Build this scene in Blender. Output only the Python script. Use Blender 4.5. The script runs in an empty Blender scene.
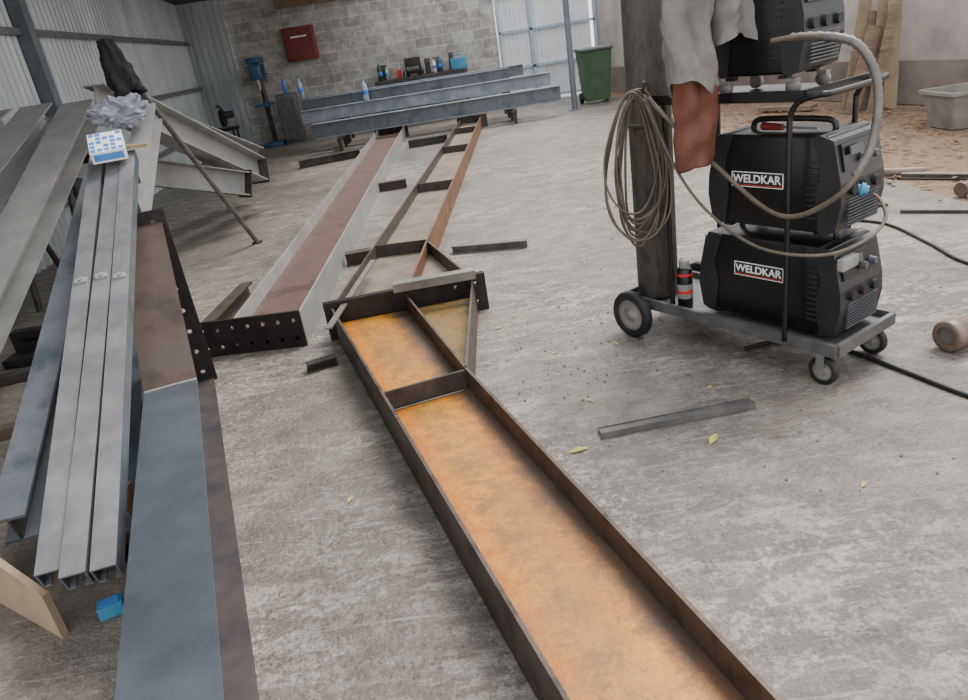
import bpy, math, random, mathutils
from mathutils import Vector as V, Matrix
random.seed(4)
C = bpy.context.scene.collection

def s(r,g,b):
    f=lambda c:((c/255)/12.92 if c/255<=.04045 else ((c/255+.055)/1.055)**2.4)
    return (f(r),f(g),f(b),1)

# ------------------------------------------------------------------ materials
def mat(name,c1,c2=None,scale=6,rough=.6,metal=0,bump=.0,lo=.35,hi=.65,c3=None,stretch=(1,1,1),bscale=None,spec=.5,detail=6,trans=0):
    m=bpy.data.materials.new(name);m.use_nodes=True;n=m.node_tree;N=n.nodes;L=n.links
    b=N['Principled BSDF'];b.inputs['Roughness'].default_value=rough;b.inputs['Metallic'].default_value=metal
    b.inputs['Specular IOR Level'].default_value=spec
    if trans: b.inputs['Transmission Weight'].default_value=trans
    if c2 is None: c2=tuple(min(1,x*1.15) for x in c1[:3])+(1,)
    tc=N.new('ShaderNodeTexCoord');mp=N.new('ShaderNodeMapping');mp.inputs['Scale'].default_value=stretch
    L.new(tc.outputs['Object'],mp.inputs[0])
    no=N.new('ShaderNodeTexNoise');no.inputs['Scale'].default_value=scale;no.inputs['Detail'].default_value=detail;no.inputs['Roughness'].default_value=.65
    L.new(mp.outputs[0],no.inputs['Vector'])
    cr=N.new('ShaderNodeValToRGB');e=cr.color_ramp.elements;e[0].position=lo;e[1].position=hi;e[0].color=c1;e[1].color=c2
    if c3: x=e.new((lo+hi)/2);x.color=c2;e[-1].color=c3
    L.new(no.outputs['Fac'],cr.inputs[0]);L.new(cr.outputs[0],b.inputs['Base Color'])
    if bump:
        bp=N.new('ShaderNodeBump');bp.inputs['Strength'].default_value=bump;bp.inputs['Distance'].default_value=.01
        n2=N.new('ShaderNodeTexNoise');n2.inputs['Scale'].default_value=bscale or scale*6;n2.inputs['Detail'].default_value=4
        L.new(mp.outputs[0],n2.inputs['Vector']);L.new(n2.outputs['Fac'],bp.inputs['Height']);L.new(bp.outputs[0],b.inputs['Normal'])
    return m

M_paint=mat('painted_steel',s(132,132,131),s(154,153,151),4,.45,.1,.05)
M_stack=mat('pale_blue_grey_steel',s(112,120,129),s(146,153,160),4,.45,.15,.05)
M_paint2=mat('blue_grey_steel',s(72,79,88),s(102,108,115),4,.42,.35,.1,c3=s(90,97,104))
M_dplate=mat('mill_scale_plate',s(62,69,80),s(102,110,118),2.0,.34,.5,.06,lo=.3,hi=.7,detail=8)
M_purlin=mat('galvanised_purlin',s(102,103,107),s(130,131,134),6,.42,.3,.06)
M_dark=mat('dark_steel',s(46,43,42),s(80,74,70),7,.5,.4,.15)
M_black=mat('black_steel',s(24,20,22),s(46,38,38),9,.5,.3,.15)
M_edge=mat('brown_steel_flange',s(50,45,43),s(84,72,62),8,.5,.4,.2,c3=s(74,69,68))
M_haunch=mat('brown_mill_scale',s(62,53,50),s(84,71,64),3,.42,.35,.15,c3=s(78,72,72),detail=8)
M_purple=mat('purple_grey_steel',s(56,52,55),s(82,76,75),5,.5,.3,.1)
M_rust2=mat('brown_rust_web',s(84,66,42),s(130,100,48),7,.6,.2,.2,c3=s(100,90,72),detail=9)
M_redweb=mat('red_brown_web',s(68,48,42),s(94,69,60),3,.6,.1,.1,c3=s(82,64,58))
M_tanweb=mat('tan_web',s(92,82,72),s(132,118,100),4,.6,.1,.1)
M_brownfl=mat('rusty_brown_flange',s(92,64,44),s(130,92,64),6,.6,.2,.2)
M_rubber=mat('black_rubber',s(18,18,19),s(32,32,33),12,.6)
M_blackp=mat('black_powdercoat',s(12,13,15),s(20,21,24),20,.35,.1,.03)
M_plastic=mat('dark_grey_plastic',s(24,25,28),s(36,37,40),14,.42,0,.05)
M_vent=mat('vent_slats',s(64,67,72),s(82,85,90),14,.45)
M_frame=mat('cart_frame_paint',s(74,74,76),s(102,101,100),10,.45,.3)
M_steel=mat('bright_steel',s(150,150,150),s(185,185,185),10,.3,.8)
M_cyl=mat('cylinder_scuffed_paint',s(40,39,39),s(78,73,69),14,.6,.1,.35,c3=s(56,53,52),stretch=(1,1,.4),detail=9)
M_cable=mat('grey_brown_cable',s(76,68,58),s(102,92,80),8,.55)
M_cableb=mat('black_cable',s(20,20,22),s(34,34,36),8,.5)
M_leather=mat('brown_leather',s(84,46,34),s(110,64,47),7,.7,0,.25)
M_cloth=mat('grey_cloth',s(98,95,94),s(126,122,119),5,.95,0,.2)
M_jacket=mat('black_cloth',s(26,25,28),s(40,38,42),8,.9,0,.2)
M_wood=mat('weathered_timber',s(98,80,66),s(136,116,94),4,.8,0,.2,stretch=(1,1,6))
M_wood2=mat('pale_board',s(126,108,88),s(158,138,112),4,.8,0,.15)
M_green=mat('green_plastic',s(42,66,44),s(56,84,56),5,.5)
M_red=mat('red_metal',s(104,32,28),s(128,46,40),5,.5)
M_blue=mat('blue_plastic',s(40,110,150),s(70,145,180),5,.5)
M_bluem=mat('blue_machine_paint',s(36,70,104),s(56,96,132),5,.5)
M_white=mat('white_print',s(218,218,218),s(236,236,236),5,.5)
M_redp=mat('red_print',s(190,30,30),s(204,44,40),5,.5)
M_tub=mat('grey_tub_plastic',s(112,109,104),s(140,137,132),5,.6)
M_bottle=mat('clear_bottle',s(190,214,230),s(215,232,242),5,.15,0,trans=.5)
M_label=mat('blue_label',s(50,110,190),s(80,140,215),5,.4)
M_plasticbag=mat('crumpled_plastic',s(116,120,136),s(172,176,190),14,.35,0,.5)
M_gate=mat('gate_white_sheet',s(206,210,214),s(228,230,232),3,.5,.1)
M_gatef=mat('gate_blue_frame',s(140,160,178),s(164,182,196),3,.5)
M_leafy=mat('yellow_green_leaf',s(150,156,70),s(182,178,96),30,.7)
M_leafb=mat('dry_brown_leaf',s(100,72,50),s(156,126,94),30,.8)
M_galv=mat('corrugated_sheet',s(160,168,172),s(198,204,206),1.2,.45,.2,.05,stretch=(1,1,.3))
M_rust3=mat('rusty_pipe',s(90,74,64),s(126,110,98),9,.5,.3,.2)
M_angle=mat('grey_bare_steel',s(84,82,82),s(116,113,110),9,.45,.4,.15)
M_flat=mat('light_grey_steel',s(98,95,91),s(128,124,118),9,.5,.25,.15)
M_grit=mat('grit',s(70,66,62),s(120,112,104),20,.8)

def nodes(name):
    m=bpy.data.materials.new(name);m.use_nodes=True;n=m.node_tree;N=n.nodes;L=n.links;b=N['Principled BSDF'];tc=N.new('ShaderNodeTexCoord')
    class K: pass
    k=K();k.m=m;k.N=N;k.L=L;k.b=b;k.tc=tc
    def noise(sc,det,vec=None,rough=.6,dist=0):
        x=N.new('ShaderNodeTexNoise');x.inputs['Scale'].default_value=sc;x.inputs['Detail'].default_value=det;x.inputs['Roughness'].default_value=rough;x.inputs['Distortion'].default_value=dist
        L.new(vec or tc.outputs['Object'],x.inputs['Vector']);return x.outputs['Fac']
    def ramp(i,*st):
        r=N.new('ShaderNodeValToRGB');e=r.color_ramp.elements
        e[0].position,e[0].color=st[0];e[1].position,e[1].color=st[-1]
        for p,c in st[1:-1]: q=e.new(p);q.color=c
        L.new(i,r.inputs[0]);return r.outputs[0]
    def mix(f,a,c,mode='MIX'):
        x=N.new('ShaderNodeMix');x.data_type='RGBA';x.blend_type=mode
        for sock,v in ((x.inputs[0],f),(x.inputs[6],a),(x.inputs[7],c)):
            if isinstance(v,(float,int,tuple)): sock.default_value=v
            else: L.new(v,sock)
        return x.outputs[2]
    def mth(op,a,b_=0.):
        x=N.new('ShaderNodeMath');x.operation=op
        for sock,v in ((x.inputs[0],a),(x.inputs[1],b_)):
            if isinstance(v,(float,int)): sock.default_value=v
            else: L.new(v,sock)
        return x.outputs[0]
    def mapping(scale,rot=(0,0,0)):
        mp=N.new('ShaderNodeMapping');mp.inputs['Scale'].default_value=scale;mp.inputs['Rotation'].default_value=rot;L.new(tc.outputs['Object'],mp.inputs[0]);return mp.outputs[0]
    def bump(h,st,dist):
        bp=N.new('ShaderNodeBump');bp.inputs['Strength'].default_value=st;bp.inputs['Distance'].default_value=dist;L.new(h,bp.inputs['Height']);L.new(bp.outputs[0],b.inputs['Normal'])
    k.noise=noise;k.ramp=ramp;k.mix=mix;k.mth=mth;k.mapping=mapping;k.bump=bump
    return k
B0,W1=(0,0,0,1),(1,1,1,1)
def floor_mat():
    k=nodes('worn_concrete')
    big=k.ramp(k.noise(.5,5),(.35,s(106,100,94)),(.65,s(140,133,124)))
    streak=k.noise(1.0,8,k.mapping((4,11,1),(0,0,.35)),.72,.8)
    speck=k.noise(30,6,None,.75)
    patch=k.ramp(k.mth('ADD',k.mth('MULTIPLY',streak,.5),k.mth('MULTIPLY',speck,.5)),(.495,B0),(.54,W1))
    pm=k.ramp(k.noise(.7,4),(.40,(.12,.12,.12,1)),(.60,(.85,.85,.85,1)))
    c=k.mix(k.mth('MULTIPLY',patch,pm),big,s(184,177,167))
    c=k.mix(.7,c,k.ramp(k.noise(5,9,None,.75),(.32,s(140,136,132)),(.60,W1)),'MULTIPLY')
    c=k.mix(.6,c,k.ramp(k.noise(95,3),(.32,s(165,162,157)),(.6,W1)),'MULTIPLY')
    sc=k.ramp(k.noise(1.6,6,k.mapping((2,30,1),(0,0,-.5)),.7,.6),(.58,B0),(.66,W1))
    c=k.mix(k.mth('MULTIPLY',sc,.3),c,s(190,184,175))
    st=k.ramp(k.noise(.8,4,None,.5,.4),(.54,B0),(.70,W1))
    c=k.mix(k.mth('MULTIPLY',st,.4),c,s(84,79,75))
    k.L.new(c,k.b.inputs['Base Color'])
    k.L.new(k.ramp(streak,(.4,(.5,.5,.5,1)),(.65,(.30,.30,.30,1))),k.b.inputs['Roughness'])
    k.bump(k.mth('ADD',streak,k.noise(45,5)),.75,.014)
    return k.m
M_floor=floor_mat()
def rust_mat():
    k=nodes('ochre_rust_web')
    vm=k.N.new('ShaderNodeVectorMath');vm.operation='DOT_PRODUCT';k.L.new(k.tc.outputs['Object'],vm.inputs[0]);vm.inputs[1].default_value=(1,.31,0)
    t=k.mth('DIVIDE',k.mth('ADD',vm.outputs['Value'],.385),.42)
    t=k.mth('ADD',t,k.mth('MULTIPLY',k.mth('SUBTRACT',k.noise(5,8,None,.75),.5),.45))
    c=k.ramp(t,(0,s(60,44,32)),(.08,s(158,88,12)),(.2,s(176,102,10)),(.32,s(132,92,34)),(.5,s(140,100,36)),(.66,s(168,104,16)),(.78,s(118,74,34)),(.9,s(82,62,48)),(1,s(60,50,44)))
    pat=k.ramp(k.noise(12,10,None,.8,.2),(.44,B0),(.60,W1))
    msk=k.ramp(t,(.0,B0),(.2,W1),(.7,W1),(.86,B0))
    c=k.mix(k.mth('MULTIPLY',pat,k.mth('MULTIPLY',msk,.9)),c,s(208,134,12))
    sp=k.ramp(k.noise(34,8,None,.8),(.52,B0),(.66,W1))
    c=k.mix(k.mth('MULTIPLY',sp,.5),c,s(84,58,32))
    lg=k.ramp(k.noise(3,5,None,.7),(.48,B0),(.66,W1))
    c=k.mix(k.mth('MULTIPLY',lg,.4),c,s(100,84,58))
    k.L.new(c,k.b.inputs['Base Color']);k.b.inputs['Roughness'].default_value=.45;k.b.inputs['Metallic'].default_value=.1
    k.bump(k.noise(50,5),.3,.006);return k.m
M_rust=rust_mat()
M_dirt=mat('leaf_littered_dirt',s(84,64,50),s(130,106,84),7,.9,0,.6,c3=s(104,82,66),detail=9)
M_plaster=mat('stained_plaster',s(142,135,130),s(180,172,166),1.3,.85,0,.1)
M_plasterd=mat('dark_plaster_plinth',s(104,92,88),s(132,120,114),2,.9,0,.1)
M_roof=mat('roof_sheet',s(60,60,62),s(88,88,88),2,.6)

def block_mat():
    k=nodes('grey_block_wall');k.b.inputs['Roughness'].default_value=.9
    sx=k.N.new('ShaderNodeSeparateXYZ');cx=k.N.new('ShaderNodeCombineXYZ')
    k.L.new(k.tc.outputs['Object'],sx.inputs[0]);k.L.new(sx.outputs['X'],cx.inputs['X']);k.L.new(sx.outputs['Z'],cx.inputs['Y'])
    vn=k.N.new('ShaderNodeTexNoise');vn.inputs['Scale'].default_value=6;k.L.new(k.tc.outputs['Object'],vn.inputs['Vector'])
    va=k.N.new('ShaderNodeVectorMath');va.operation='SCALE';k.L.new(vn.outputs['Color'],va.inputs[0]);va.inputs['Scale'].default_value=.04
    vb=k.N.new('ShaderNodeVectorMath');vb.operation='ADD';k.L.new(cx.outputs[0],vb.inputs[0]);k.L.new(va.outputs[0],vb.inputs[1])
    br=k.N.new('ShaderNodeTexBrick');br.inputs['Scale'].default_value=1;br.inputs['Brick Width'].default_value=.42;br.inputs['Row Height'].default_value=.21;br.inputs['Mortar Size'].default_value=.012;br.inputs['Mortar Smooth'].default_value=.5
    br.inputs['Color1'].default_value=s(154,151,147);br.inputs['Color2'].default_value=s(184,181,176);br.inputs['Mortar'].default_value=s(200,197,192)
    k.L.new(vb.outputs[0],br.inputs['Vector'])
    c=k.mix(.8,br.outputs['Color'],k.ramp(k.noise(3.5,9,None,.75),(.35,s(172,169,165)),(.62,W1)),'MULTIPLY')
    c=k.mix(k.mth('MULTIPLY',k.ramp(k.noise(5,7,None,.7,.5),(.54,B0),(.62,W1)),.35),c,s(206,204,200))
    k.L.new(c,k.b.inputs['Base Color']);k.bump(c,.4,.02);return k.m
M_block=block_mat()

# ------------------------------------------------------------------ geometry
class Geo:
    def __init__(g,M=None): g.v=[];g.f=[];g.M=M;g.sm=[]
    def add(g,vs,fs,sm=False):
        o=len(g.v)
        for p in vs:
            p=V(p); g.v.append(g.M@p if g.M is not None else p)
        for q in fs: g.f.append([i+o for i in q]);g.sm.append(sm)
        return g
    def hex(g,a,b):
        return g.add(list(a)+list(b),[(0,3,2,1),(4,5,6,7),(0,1,5,4),(1,2,6,5),(2,3,7,6),(3,0,4,7)])
    def box(g,c,d,R=None,bev=0):
        x,y,z=[k/2 for k in d];R=R or Matrix.Identity(3);c=V(c)
        if bev<=0:
            P=[(-x,-y,-z),(x,-y,-z),(x,y,-z),(-x,y,-z),(-x,-y,z),(x,-y,z),(x,y,z),(-x,y,z)]
            P=[c+R@V(p) for p in P];return g.hex(P[:4],P[4:])
        import bmesh
        bm=bmesh.new();bmesh.ops.create_cube(bm,size=1)
        for v in bm.verts: v.co=V((v.co.x*d[0],v.co.y*d[1],v.co.z*d[2]))
        bmesh.ops.bevel(bm,geom=bm.edges[:],offset=bev,segments=3,profile=.5,affect='EDGES')
        bm.verts.ensure_lookup_table()
        g.add([c+R@v.co for v in bm.verts],[[v.index for v in f.verts] for f in bm.faces],True);bm.free();return g
    def slab(g,a,b,n,th,w,wd,wd2=None):
        a=V(a);b=V(b);n=V(n).normalized();w=V(w).normalized();wd2=wd2 or wd
        q=lambda p,W:[p-n*th/2-w*W/2,p+n*th/2-w*W/2,p+n*th/2+w*W/2,p-n*th/2+w*W/2]
        return g.hex(q(a,wd),q(b,wd2))
    def prism(g,poly,vec):
        n=len(poly);vec=V(vec);P=[V(p) for p in poly]
        return g.add([p-vec/2 for p in P]+[p+vec/2 for p in P],[tuple(range(n))[::-1],tuple(range(n,2*n))]+[(i,(i+1)%n,n+(i+1)%n,n+i) for i in range(n)])
    def cyl(g,a,b,r0,r1=None,n=20,cap=True):
        a=V(a);b=V(b);r1=r0 if r1 is None else r1;d=(b-a).normalized();t=V((0,0,1)) if abs(d.z)<.9 else V((1,0,0))
        e=d.cross(t).normalized();h=d.cross(e)
        vs=[];
        for p,r in ((a,r0),(b,r1)):
            for i in range(n):
                t=2*math.pi*i/n;vs.append(p+(e*math.cos(t)+h*math.sin(t))*r)
        g.add(vs,[(i,(i+1)%n,n+(i+1)%n,n+i) for i in range(n)],True)
        if cap:
            g.add(vs[:n],[tuple(range(n))[::-1]]);g.add(vs[n:],[tuple(range(n))])
        return g
    def lathe(g,c,prof,axis=(0,0,1),n=28):
        c=V(c);d=V(axis).normalized();t=V((0,0,1)) if abs(d.z)<.9 else V((1,0,0));e=d.cross(t).normalized();h=d.cross(e)
        vs=[];m=len(prof)
        for r,z in prof:
            for i in range(n):
                t=2*math.pi*i/n;vs.append(c+d*z+(e*math.cos(t)+h*math.sin(t))*max(r,1e-4))
        return g.add(vs,[(k*n+i,k*n+(i+1)%n,(k+1)*n+(i+1)%n,(k+1)*n+i) for k in range(m-1) for i in range(n)],True)
    def tube(g,pts,r,n=8,sub=8,closed=False,rib=0):
        P=[V(p) for p in pts];Q=[]
        m=len(P)
        rng=range(m if closed else m-1)
        for i in rng:
            p1=P[i];p2=P[(i+1)%m];p0=P[i-1] if (i>0 or closed) else p1;p3=P[(i+2)%m] if (i+2<m or closed) else p2
            for k in range(sub):
                t=k/sub;Q.append(.5*((2*p1)+(p2-p0)*t+(2*p0-5*p1+4*p2-p3)*t*t+(3*p1-p0-3*p2+p3)*t**3))
        if not closed: Q.append(P[-1])
        m=len(Q);vs=[];up=None
        for i,q in enumerate(Q):
            d=((Q[(i+1)%m] if (i+1<m or closed) else q)-(Q[i-1] if (i>0 or closed) else q))
            if d.length<1e-9: d=V((0,0,1))
            d.normalize()
            if up is None: up=d.orthogonal().normalized()
            up=(up-d*up.dot(d)).normalized();h=d.cross(up);rr_=r*(1+rib*(i%2))
            for k in range(n):
                t=2*math.pi*k/n;vs.append(q+(up*math.cos(t)+h*math.sin(t))*rr_)
        fs=[(i*n+k,i*n+(k+1)%n,((i+1)%m)*n+(k+1)%n,((i+1)%m)*n+k) for i in range(m if closed else m-1) for k in range(n)]
        if not closed: fs+=[tuple(range(n))[::-1],tuple((m-1)*n+k for k in range(n))]
        return g.add(vs,fs,True)
    def holeplate(g,o,ex,ey,nc,nr,cw,ch,hr,th,skip=()):
        o=V(o);ex=V(ex).normalized();ey=V(ey).normalized();nz=ex.cross(ey)
        K=16
        for i in range(nc):
            for j in range(nr):
                c=o+ex*(i+.5)*cw+ey*(j+.5)*ch
                sq=[];ci=[]
                for k in range(K):
                    t=2*math.pi*k/K+math.pi/4;x,y=math.cos(t),math.sin(t);mx=max(abs(x),abs(y))
                    sq.append(c+ex*x/mx*cw/2+ey*y/mx*ch/2);r=hr if (i,j) not in skip else .0005;ci.append(c+ex*x*r+ey*y*r)
                vs=[p+nz*th/2 for p in sq]+[p+nz*th/2 for p in ci]+[p-nz*th/2 for p in sq]+[p-nz*th/2 for p in ci]
                fs=[]
                for k in range(K):
                    l=(k+1)%K
                    fs+=[(k,l,K+l,K+k),(2*K+k,3*K+k,3*K+l,2*K+l),(K+k,K+l,3*K+l,3*K+k),(k,2*K+k,2*K+l,l)]
                g.add(vs,fs)
        return g

def root(name,label,cat,loc,group=None):
    o=bpy.data.objects.new(name,None);o.location=loc;o.empty_display_size=.1;o['label']=label;o['category']=cat
    if group:o['group']=group
    C.objects.link(o);return o
def mk(name,g,m,loc=(0,0,0),parent=None,**kw):
    me=bpy.data.meshes.new(name);L=V(loc) if parent is None else parent.matrix_basis.translation.copy()
    if parent is not None:
        p=parent.parent
        while p is not None: L=L+p.location;p=p.parent
    me.from_pydata([v-L for v in g.v],[],g.f)
    for p,sm in zip(me.polygons,g.sm): p.use_smooth=sm
    me.validate();me.update()
    import bmesh
    bm=bmesh.new();bm.from_mesh(me);bmesh.ops.recalc_face_normals(bm,faces=bm.faces[:]);bm.to_mesh(me);bm.free()
    me.materials.append(m)
    o=bpy.data.objects.new(name,me);C.objects.link(o)
    if parent is None: o.location=L
    else: o.parent=parent
    for k,v in kw.items(): o[k]=v
    return o
def struct(name,g,m): return mk(name,g,m,kind='structure')

# ------------------------------------------------------------------ setting
g=Geo().box((-.9,7.2,-.06),(8.6,21.6,.12));struct('floor',g,M_floor)
g=Geo().box((6.6,8,-.07),(6.4,24,.12));struct('dirt_ground',g,M_dirt)
def corr(p0,p1,z0,z1,per=.15,amp=.018):
    p0=V(p0);p1=V(p1);d=(p1-p0);Ln=d.length;d.normalize();nrm=V((-d.y,d.x,0));n=int(Ln/per);g=Geo();vs=[]
    prof=[(0,-1),(.3,-1),(.42,1),(.72,1),(.84,-1)]
    pts=[]
    for i in range(n):
        for a,b in prof: pts.append(p0+d*(i+a)*per+nrm*b*amp)
    m=len(pts)
    g.add([V((p.x,p.y,z0)) for p in pts]+[V((p.x,p.y,z1)) for p in pts],[(i,i+1,m+i+1,m+i) for i in range(m-1)])
    return g
struct('wall_left',corr((-5.25,17.1,0),(-3.75,2,0),0,3.3),M_galv)
struct('wall_corner',corr((-5.35,16.95,0),(-4.15,16.95,0),0,3.3),M_galv)
g=Geo()
for zz in (.5,1.35,2.25): g.slab((-5.17,17,zz),(-3.68,2,zz),(1,0,0),.05,(0,0,1),.07)
struct('trim_1',g,M_purlin)
g=Geo().box((-4.3,8.7,1.7),(.14,.14,3.4))
struct('trim_2',g,mat('post_paint',s(84,94,104),s(104,114,122),4,.5))
struct('wall_back',Geo().box((-1.55,17.15,1.7),(5.8,.2,3.4)),M_block)
g=Geo().box((-1.9,17.0,2.82),(2.6,.12,.36));struct('trim_3',g,mat('wall_plate_timber',s(110,90,74),s(136,114,94),3,.8))
gd=bpy.data.objects.new('door_1',None);gd.location=(2.45,17.1,0);gd['kind']='structure';C.objects.link(gd)
g=corr((1.42,17.12,0),(3.5,17.12,0),.05,2.9,.1,.012);mk('door_panel',g,M_gate,parent=gd)
g=Geo()
for x in (1.4,2.1,3.5): g.box((x,17.06,1.45),(.07,.05,2.9))
for z in (.08,.75,1.5,2.2,2.86): g.box((2.45,17.06,z),(2.1,.05,.05))
mk('door_frame',g,M_gatef,parent=gd)
g=Geo().slab((3.62,17.2,1.75),(7.0,4.0,1.75),(.97,.25,0),.2,(0,0,1),3.0);struct('wall_right',g,M_plaster)
g=Geo().slab((3.58,17.2,.25),(6.96,4.0,.25),(.97,.25,0),.22,(0,0,1),.5);struct('baseboard_right',g,M_plasterd)
g=Geo();X1=-1.3
g.add([(-5.7,-1,3.45),(X1,-1,3.45),(X1,17.0,3.0),(-5.7,17.0,3.0),(-5.7,-1,3.5),(X1,-1,3.5),(X1,17.0,3.05),(-5.7,17.0,3.05)],[(0,1,2,3),(7,6,5,4),(0,4,5,1),(1,5,6,2),(2,6,7,3),(3,7,4,0)])
struct('ceiling_shade',g,M_roof)  # real roof edge at back; unseen forward part added to shade left side
g=Geo().cyl((2.39,14.04,0),(2.39,14.04,3.3),.055).box((2.39,14.04,.006),(.2,.2,.012))
mk('steel_post',g,mat('post_grey_blue',s(90,98,108),s(110,118,126),4,.5),(2.39,14.04,0),label='slim round grey-blue steel post standing on the concrete',category='post')

# ------------------------------------------------------------------ beams
def beam(label,p0,p1,depth,width,dd=None,mats=(M_paint,M_paint),tf=.012,depth1=None,plates=(),group=None,name='steel_beam'):
    p0=V(p0);p1=V(p1);d=(p1-p0).normalized();z=V((0,0,1))
    if dd is None: dd=(z-d*z.dot(d)).normalized()
    else: dd=V(dd);dd=(dd-d*dd.dot(d)).normalized()
    w=d.cross(dd).normalized();depth1=depth1 or depth
    r=root(name,label,'steel beam',(p0.x,p0.y,max(0,min(p0.z,p1.z)-depth/2)),group)
    for sg in (1,-1):
        mk('flange',Geo().slab(p0+dd*sg*(depth-tf)/2,p1+dd*sg*(depth1-tf)/2,dd,tf,w,width),mats[0],parent=r)
    a,b=p0+dd*(depth/2-tf),p0-dd*(depth/2-tf);c,e=p1-dd*(depth1/2-tf),p1+dd*(depth1/2-tf)
    mk('web',Geo().prism([a,b,c,e],w*.009),mats[1],parent=r)
    for which in plates:
        q,dp=(p0,depth) if which==0 else (p1,depth1)
        dr=-d if which==0 else d
        mk('end_plate',Geo().slab(q-dd*(dp/2+.02)+dr*.008,q+dd*(dp/2+.02)+dr*.008,d,.016,w,width+.02),M_dark,parent=r)
    return r

Z=V((0,0,1))
def P2(a,z): return V((a[0],a[1],z))
L0,L1=(.235,.53),(-.83,3.965);R0,R1=(.64,.50),(-.09,2.86);H=(-.005,4.06);Dv=(-.40,4.01)
rc=root('rusty_steel_beam','long rusty I-beam with orange web lying on concrete floor','steel beam',(0,2.5,0))
def fl(a,b,h=.2,th=.012,zc=None,m=M_edge,par=rc,nm='flange'):
    a=V((a[0],a[1],0));b=V((b[0],b[1],0));d=(b-a).normalized();n=V((-d.y,d.x,0))
    zc=h/2 if zc is None else zc
    return mk(nm,Geo().slab(P2(a,zc),P2(b,zc),n,th,Z,h),m,parent=par)
fl(L0,L1);fl(R0,R1);fl(R1,H,nm='haunch_flange');fl(R1,Dv,nm='haunch_divider')
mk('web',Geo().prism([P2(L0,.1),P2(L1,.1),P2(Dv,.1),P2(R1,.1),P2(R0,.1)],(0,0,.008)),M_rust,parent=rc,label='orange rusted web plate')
mk('haunch_web',Geo().prism([P2(R1,.099),P2(Dv,.099),P2(H,.099)],(0,0,.008)),M_rust2,parent=rc)
fl((-.45,2.75),(-.10,2.85),.19,.012,.1,M_dark,rc,'stiffener')
mk('weld_bead',Geo().tube([(-.44,2.735,.108),(-.28,2.785,.108),(-.11,2.83,.108)],.004),M_flat,parent=rc)
px=V((.99,.132,0)).normalized()
SK=[(i,j) for i in (1,2,3,4,5) for j in (0,1)]
mk('end_plate',Geo().holeplate(V((-.88,3.98,0)),px,Z,8,2,.12,.115,.013,.018,skip=SK),M_black,parent=rc,label='black drilled end plate')
rb=root('tapered_rafter_beam','long rusty-edged rafter beam bolted to rusty beam end','steel beam',(0,9,0))
BL0,BL1=(-.83,4.0),(.25,13.7);BH=(.0,4.12);BJ=(-.29,5.2);BR1=(.60,13.6);BD=(-.40,4.05)
fl(BL0,BL1,par=rb,m=M_edge);fl(BJ,BR1,par=rb,m=M_brownfl);fl(BH,BJ,par=rb,nm='haunch_flange',m=M_edge);fl(BD,BJ,par=rb,nm='haunch_divider',m=M_brownfl)
mk('web',Geo().prism([P2(BL0,.1),P2(BL1,.1),P2(BR1,.1),P2(BJ,.1),P2(BD,.1)],(0,0,.008)),M_tanweb,parent=rb)
mk('haunch_web',Geo().prism([P2(BJ,.1),P2(BD,.1),P2(BH,.1)],(0,0,.008)),M_tanweb,parent=rb)
def lerp(a,b,y): t=(y-a[1])/(b[1]-a[1]);return (a[0]+(b[0]-a[0])*t,y)
for y in (5.25,7.6,10.2,12.2): fl(lerp(BL0,BL1,y+.05),lerp(BJ,BR1,y),.19,.012,.1,M_dark,rb,'stiffener')
mk('end_plate',Geo().holeplate(V((-.885,4.005,0)),px,Z,8,2,.12,.115,.013,.018,skip=SK),M_black,parent=rb,label='black drilled end plate')
mk('end_plate',Geo().box((.44,13.7,.11),(.55,.016,.22)),M_dark,parent=rb)
ra=root('grey_column_beam','long grey painted I-beam with brown web on floor','steel beam',(-1.2,9,0))
A0,A1,A2,A3=(-1.43,4.02),(-1.31,14.1),(-1.03,3.97),(-.82,14.1)
fl(A0,A1,par=ra,m=M_paint);fl(A2,A3,par=ra,m=M_paint)
mk('web',Geo().prism([P2(A0,.1),P2(A1,.1),P2(A3,.1),P2(A2,.1)],(0,0,.008)),M_redweb,parent=ra,label='dull brown primed web')
mk('end_plate',Geo().holeplate(V((-1.66,4.03,0)),V((.99,-.1,0)),Z,7,2,.092,.11,.013,.018),M_black,parent=ra,label='black drilled end plate')
mk('end_plate',Geo().box((-1.07,14.12,.11),(.62,.018,.22)),M_dark,parent=ra)
dd=V((-.3206,.947,0));sd=V((.947,.3206,0))
c0=V((-.52,.47,0));c1=V((-1.27,2.685,0));c2=c1+dd*1.0
rd=root('blue_grey_column_beam','blue-grey I-beam standing upright with drilled haunch end plate','steel beam',(-1,1.6,0))
mk('flange',Geo().slab(P2(c0,.395),P2(c1,.395),Z,.012,sd,.205),M_dplate,parent=rd)
mk('flange',Geo().slab(P2(c0,.006),P2(c2,.006),Z,.012,sd,.215),M_purple,parent=rd)
nh=(V((0,0,1))*1.0-dd*.5).normalized()
mk('haunch_flange',Geo().slab(P2(c1,.395),P2(c2,.885),nh,.012,sd,.205),M_haunch,parent=rd,label='brown haunch flange with weld seam')
mk('web',Geo().prism([P2(c0,.012),P2(c0,.39),P2(c1,.39),P2(c2,.88),P2(c2,.012)],sd*.01),M_purple,parent=rd)
mk('weld_seam',Geo().tube([P2(c1,.403)-sd*.102,P2(c1,.404),P2(c1,.403)+sd*.102],.006),M_paint,parent=rd)
mk('end_plate',Geo().holeplate(c2+dd*.01-sd*.125,sd,Z,2,8,.125,.119,.014,.02),M_black,parent=rd,label='black drilled end plate')

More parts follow.
